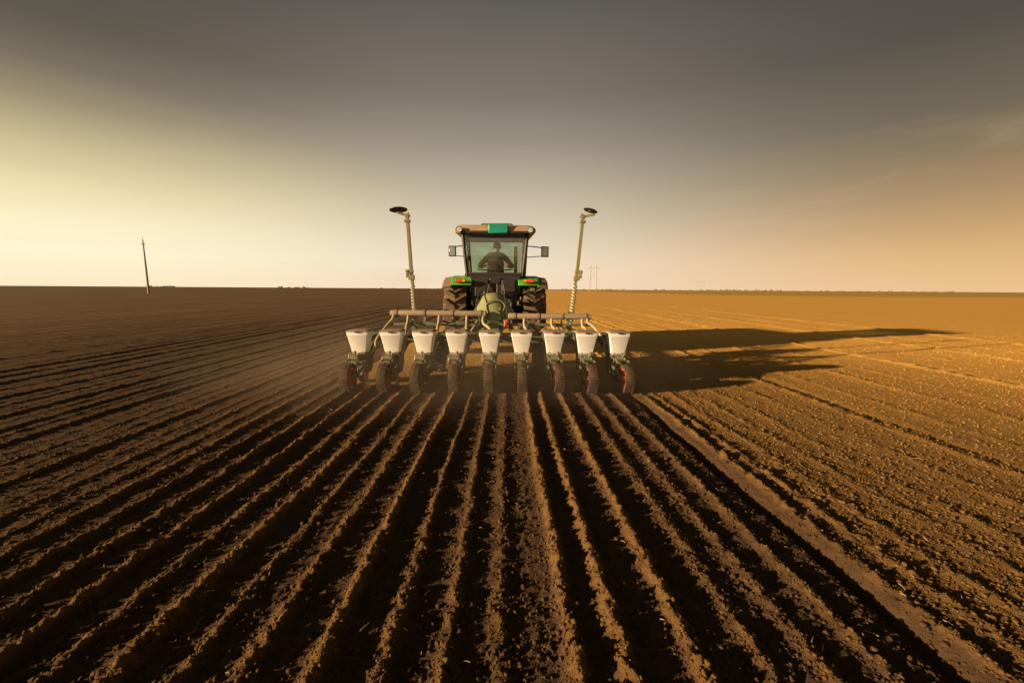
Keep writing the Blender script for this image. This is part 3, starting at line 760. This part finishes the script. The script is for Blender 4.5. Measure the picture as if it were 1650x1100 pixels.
# ------------------------------------------------------------------ dust
def dustcloud(c,r,dens):
    b=NB();bmesh.ops.create_icosphere(b,subdivisions=3,radius=1)
    me=bpy.data.meshes.new("dust_cloud");b.to_mesh(me);b.free()
    m=bpy.data.materials.new("dust_haze");m.use_nodes=True;nt=m.node_tree;N=nt.nodes;L=nt.links;N.clear()
    o=N.new("ShaderNodeOutputMaterial");v=N.new("ShaderNodeVolumePrincipled");v.inputs["Color"].default_value=(.92,.76,.58,1);v.inputs["Anisotropy"].default_value=.2
    tc=N.new("ShaderNodeTexCoord");ln=N.new("ShaderNodeVectorMath");ln.operation='LENGTH';L.new(tc.outputs["Object"],ln.inputs[0])
    f=N.new("ShaderNodeMapRange");f.interpolation_type='SMOOTHSTEP';f.inputs[1].default_value=.05;f.inputs[2].default_value=.98;f.inputs[3].default_value=1;f.inputs[4].default_value=0;L.new(ln.outputs["Value"],f.inputs[0])
    g=N.new("ShaderNodeNewGeometry");n=N.new("ShaderNodeTexNoise");n.inputs["Scale"].default_value=.8;n.inputs["Detail"].default_value=3;n.inputs["Distortion"].default_value=.3;L.new(g.outputs["Position"],n.inputs["Vector"])
    f2=N.new("ShaderNodeMapRange");f2.interpolation_type='SMOOTHSTEP';f2.inputs[1].default_value=.3;f2.inputs[2].default_value=.7;f2.inputs[3].default_value=.2;f2.inputs[4].default_value=1;L.new(n.outputs["Fac"],f2.inputs[0])
    m1=N.new("ShaderNodeMath");m1.operation='MULTIPLY';L.new(f.outputs[0],m1.inputs[0]);L.new(f2.outputs[0],m1.inputs[1])
    m2=N.new("ShaderNodeMath");m2.operation='MULTIPLY';L.new(m1.outputs[0],m2.inputs[0]);m2.inputs[1].default_value=dens;L.new(m2.outputs[0],v.inputs["Density"])
    L.new(v.outputs[0],o.inputs["Volume"]);me.materials.append(m)
    ob=bpy.data.objects.new("dust_cloud",me);COL.objects.link(ob);ob.location=c;ob.scale=r;ob["kind"]="stuff";ob["label"]="thin haze of dust raised by the planter wheels";ob["category"]="dust"
dustcloud((-.7,6.6,.15),(4.8,2.8,1.15),.14)

# ------------------------------------------------------------------ world
W=bpy.data.worlds.new("World");scene.world=W;W.use_nodes=True;nt=W.node_tree;N=nt.nodes;L=nt.links;N.clear()
def lin(c):return tuple(((v/255)/12.92 if v/255<.04045 else ((v/255+.055)/1.055)**2.4) for v in c)+(1,)
tc=N.new("ShaderNodeTexCoord");s=N.new("ShaderNodeSeparateXYZ");L.new(tc.outputs["Generated"],s.inputs[0])
def mth(op,a,b_=None,c=None):
    n=N.new("ShaderNodeMath");n.operation=op
    for i,v in enumerate((a,b_,c)):
        if v is None:continue
        if isinstance(v,(int,float)):n.inputs[i].default_value=v
        else:L.new(v,n.inputs[i])
    return n.outputs[0]
el=mth('MULTIPLY',mth('ARCSINE',s.outputs[2]),180/math.pi/60)
hl=mth('SQRT',mth('ADD',mth('MULTIPLY',s.outputs[0],s.outputs[0]),mth('MULTIPLY',s.outputs[1],s.outputs[1])))
sx=mth('DIVIDE',s.outputs[0],mth('MAXIMUM',hl,.001))
cn=N.new("ShaderNodeTexNoise");mp=N.new("ShaderNodeMapping");mp.inputs["Scale"].default_value=(1.2,1.2,4);mp.inputs["Rotation"].default_value=(0,R(6),0)
L.new(tc.outputs["Generated"],mp.inputs[0]);L.new(mp.outputs[0],cn.inputs["Vector"]);cn.inputs["Scale"].default_value=1.4;cn.inputs["Detail"].default_value=5;cn.inputs["Roughness"].default_value=.5;cn.inputs["Distortion"].default_value=.3
el2=mth('ADD',el,mth('MULTIPLY',mth('SUBTRACT',cn.outputs["Fac"],.5),.018))
def ramp(st):
    r=N.new("ShaderNodeValToRGB");e=r.color_ramp.elements;r.color_ramp.interpolation='LINEAR'
    while len(e)>1:e.remove(e[-1])
    e[0].position=st[0][0]/60;e[0].color=lin(st[0][1])
    for p,c in st[1:]:
        q=e.new(p/60);q.color=lin(c)
    L.new(el2,r.inputs[0]);return r.outputs[0]
rl=ramp([(0,(255,233,196)),(3.4,(255,244,210)),(6,(253,238,198)),(9,(238,220,172)),(12.5,(203,186,143)),(16,(154,140,111)),(19,(118,108,89)),(22.5,(91,84,71)),(32,(72,67,60)),(60,(48,46,42))])
rc=ramp([(0,(243,219,190)),(3,(240,222,196)),(5.3,(231,214,190)),(9,(212,197,173)),(13,(188,174,151)),(18,(153,142,126)),(23,(125,116,104)),(31.7,(95,90,83)),(60,(52,50,46))])
rr=ramp([(0,(236,193,144)),(3.4,(220,176,122)),(6,(198,158,107)),(9,(170,138,97)),(12.5,(138,116,86)),(16,(110,98,77)),(22.5,(81,75,64)),(32,(69,64,57)),(60,(46,44,40))])
def ss(a,b_,v):
    n=N.new("ShaderNodeMapRange");n.interpolation_type='SMOOTHSTEP';n.inputs[1].default_value=a;n.inputs[2].default_value=b_;L.new(v,n.inputs[0]);return n.outputs[0]
def mixc(f,a,c):
    n=N.new("ShaderNodeMix");n.data_type='RGBA';L.new(f,n.inputs[0]);L.new(a,n.inputs[6]);L.new(c,n.inputs[7]);return n.outputs[2]
c1=mixc(ss(-.10,-.78,sx),rc,rl)
c2=mixc(ss(.0,.80,sx),c1,rr)
cw=N.new("ShaderNodeTexNoise");mp2=N.new("ShaderNodeMapping");mp2.inputs["Scale"].default_value=(2.2,2.2,14);mp2.inputs["Rotation"].default_value=(R(4),R(-10),0)
L.new(tc.outputs["Generated"],mp2.inputs[0]);L.new(mp2.outputs[0],cw.inputs["Vector"]);cw.inputs["Scale"].default_value=1.3;cw.inputs["Detail"].default_value=8;cw.inputs["Roughness"].default_value=.6;cw.inputs["Distortion"].default_value=.6
wf=mth('MULTIPLY',mth('MULTIPLY',ss(.50,.80,cw.outputs["Fac"]),ss(.40,.2,el)),.20)
add_=N.new("ShaderNodeMix");add_.data_type='RGBA';L.new(wf,add_.inputs[0]);L.new(c2,add_.inputs[6]);add_.inputs[7].default_value=lin((225,190,155))
sky=N.new("ShaderNodeTexSky");sky.sky_type='NISHITA';sky.sun_disc=False;sky.sun_elevation=R(9.4)
SAZ=19.5
sky.sun_rotation=math.atan2(-math.cos(R(SAZ)),-math.sin(R(SAZ)))
bg1=N.new("ShaderNodeBackground");bg1.inputs[1].default_value=1.0;L.new(add_.outputs[2],bg1.inputs[0])
bg2=N.new("ShaderNodeBackground");bg2.inputs[1].default_value=.004;L.new(sky.outputs[0],bg2.inputs[0])
ad=N.new("ShaderNodeAddShader");L.new(bg1.outputs[0],ad.inputs[0]);L.new(bg2.outputs[0],ad.inputs[1])
wo=N.new("ShaderNodeOutputWorld");L.new(ad.outputs[0],wo.inputs[0])
ld=bpy.data.lights.new("sun",'SUN');ld.energy=12;ld.angle=R(.9);ld.color=(1,.69,.38)
so=bpy.data.objects.new("sun",ld);COL.objects.link(so)
EL=9.4
d=Vector((math.cos(R(SAZ))*math.cos(R(EL)),math.sin(R(SAZ))*math.cos(R(EL)),-math.sin(R(EL))))
so.rotation_euler=d.to_track_quat('-Z','Y').to_euler();so.location=(-20,-8,6)
cd=bpy.data.cameras.new("camera");cd.lens=15;cd.sensor_width=36;cd.clip_end=20000;cd.clip_start=.05
cam=bpy.data.objects.new("camera",cd);COL.objects.link(cam)
mtx=Matrix.Rotation(R(-.83),4,'Z')@Matrix.Rotation(R(90-7.01),4,'X')@Matrix.Rotation(R(.38),4,'Z')
cam.matrix_world=Matrix.Translation((.25,0,1.5))@mtx
scene.camera=cam
scene.view_settings.view_transform='Standard';scene.view_settings.look='None';scene.view_settings.exposure=0
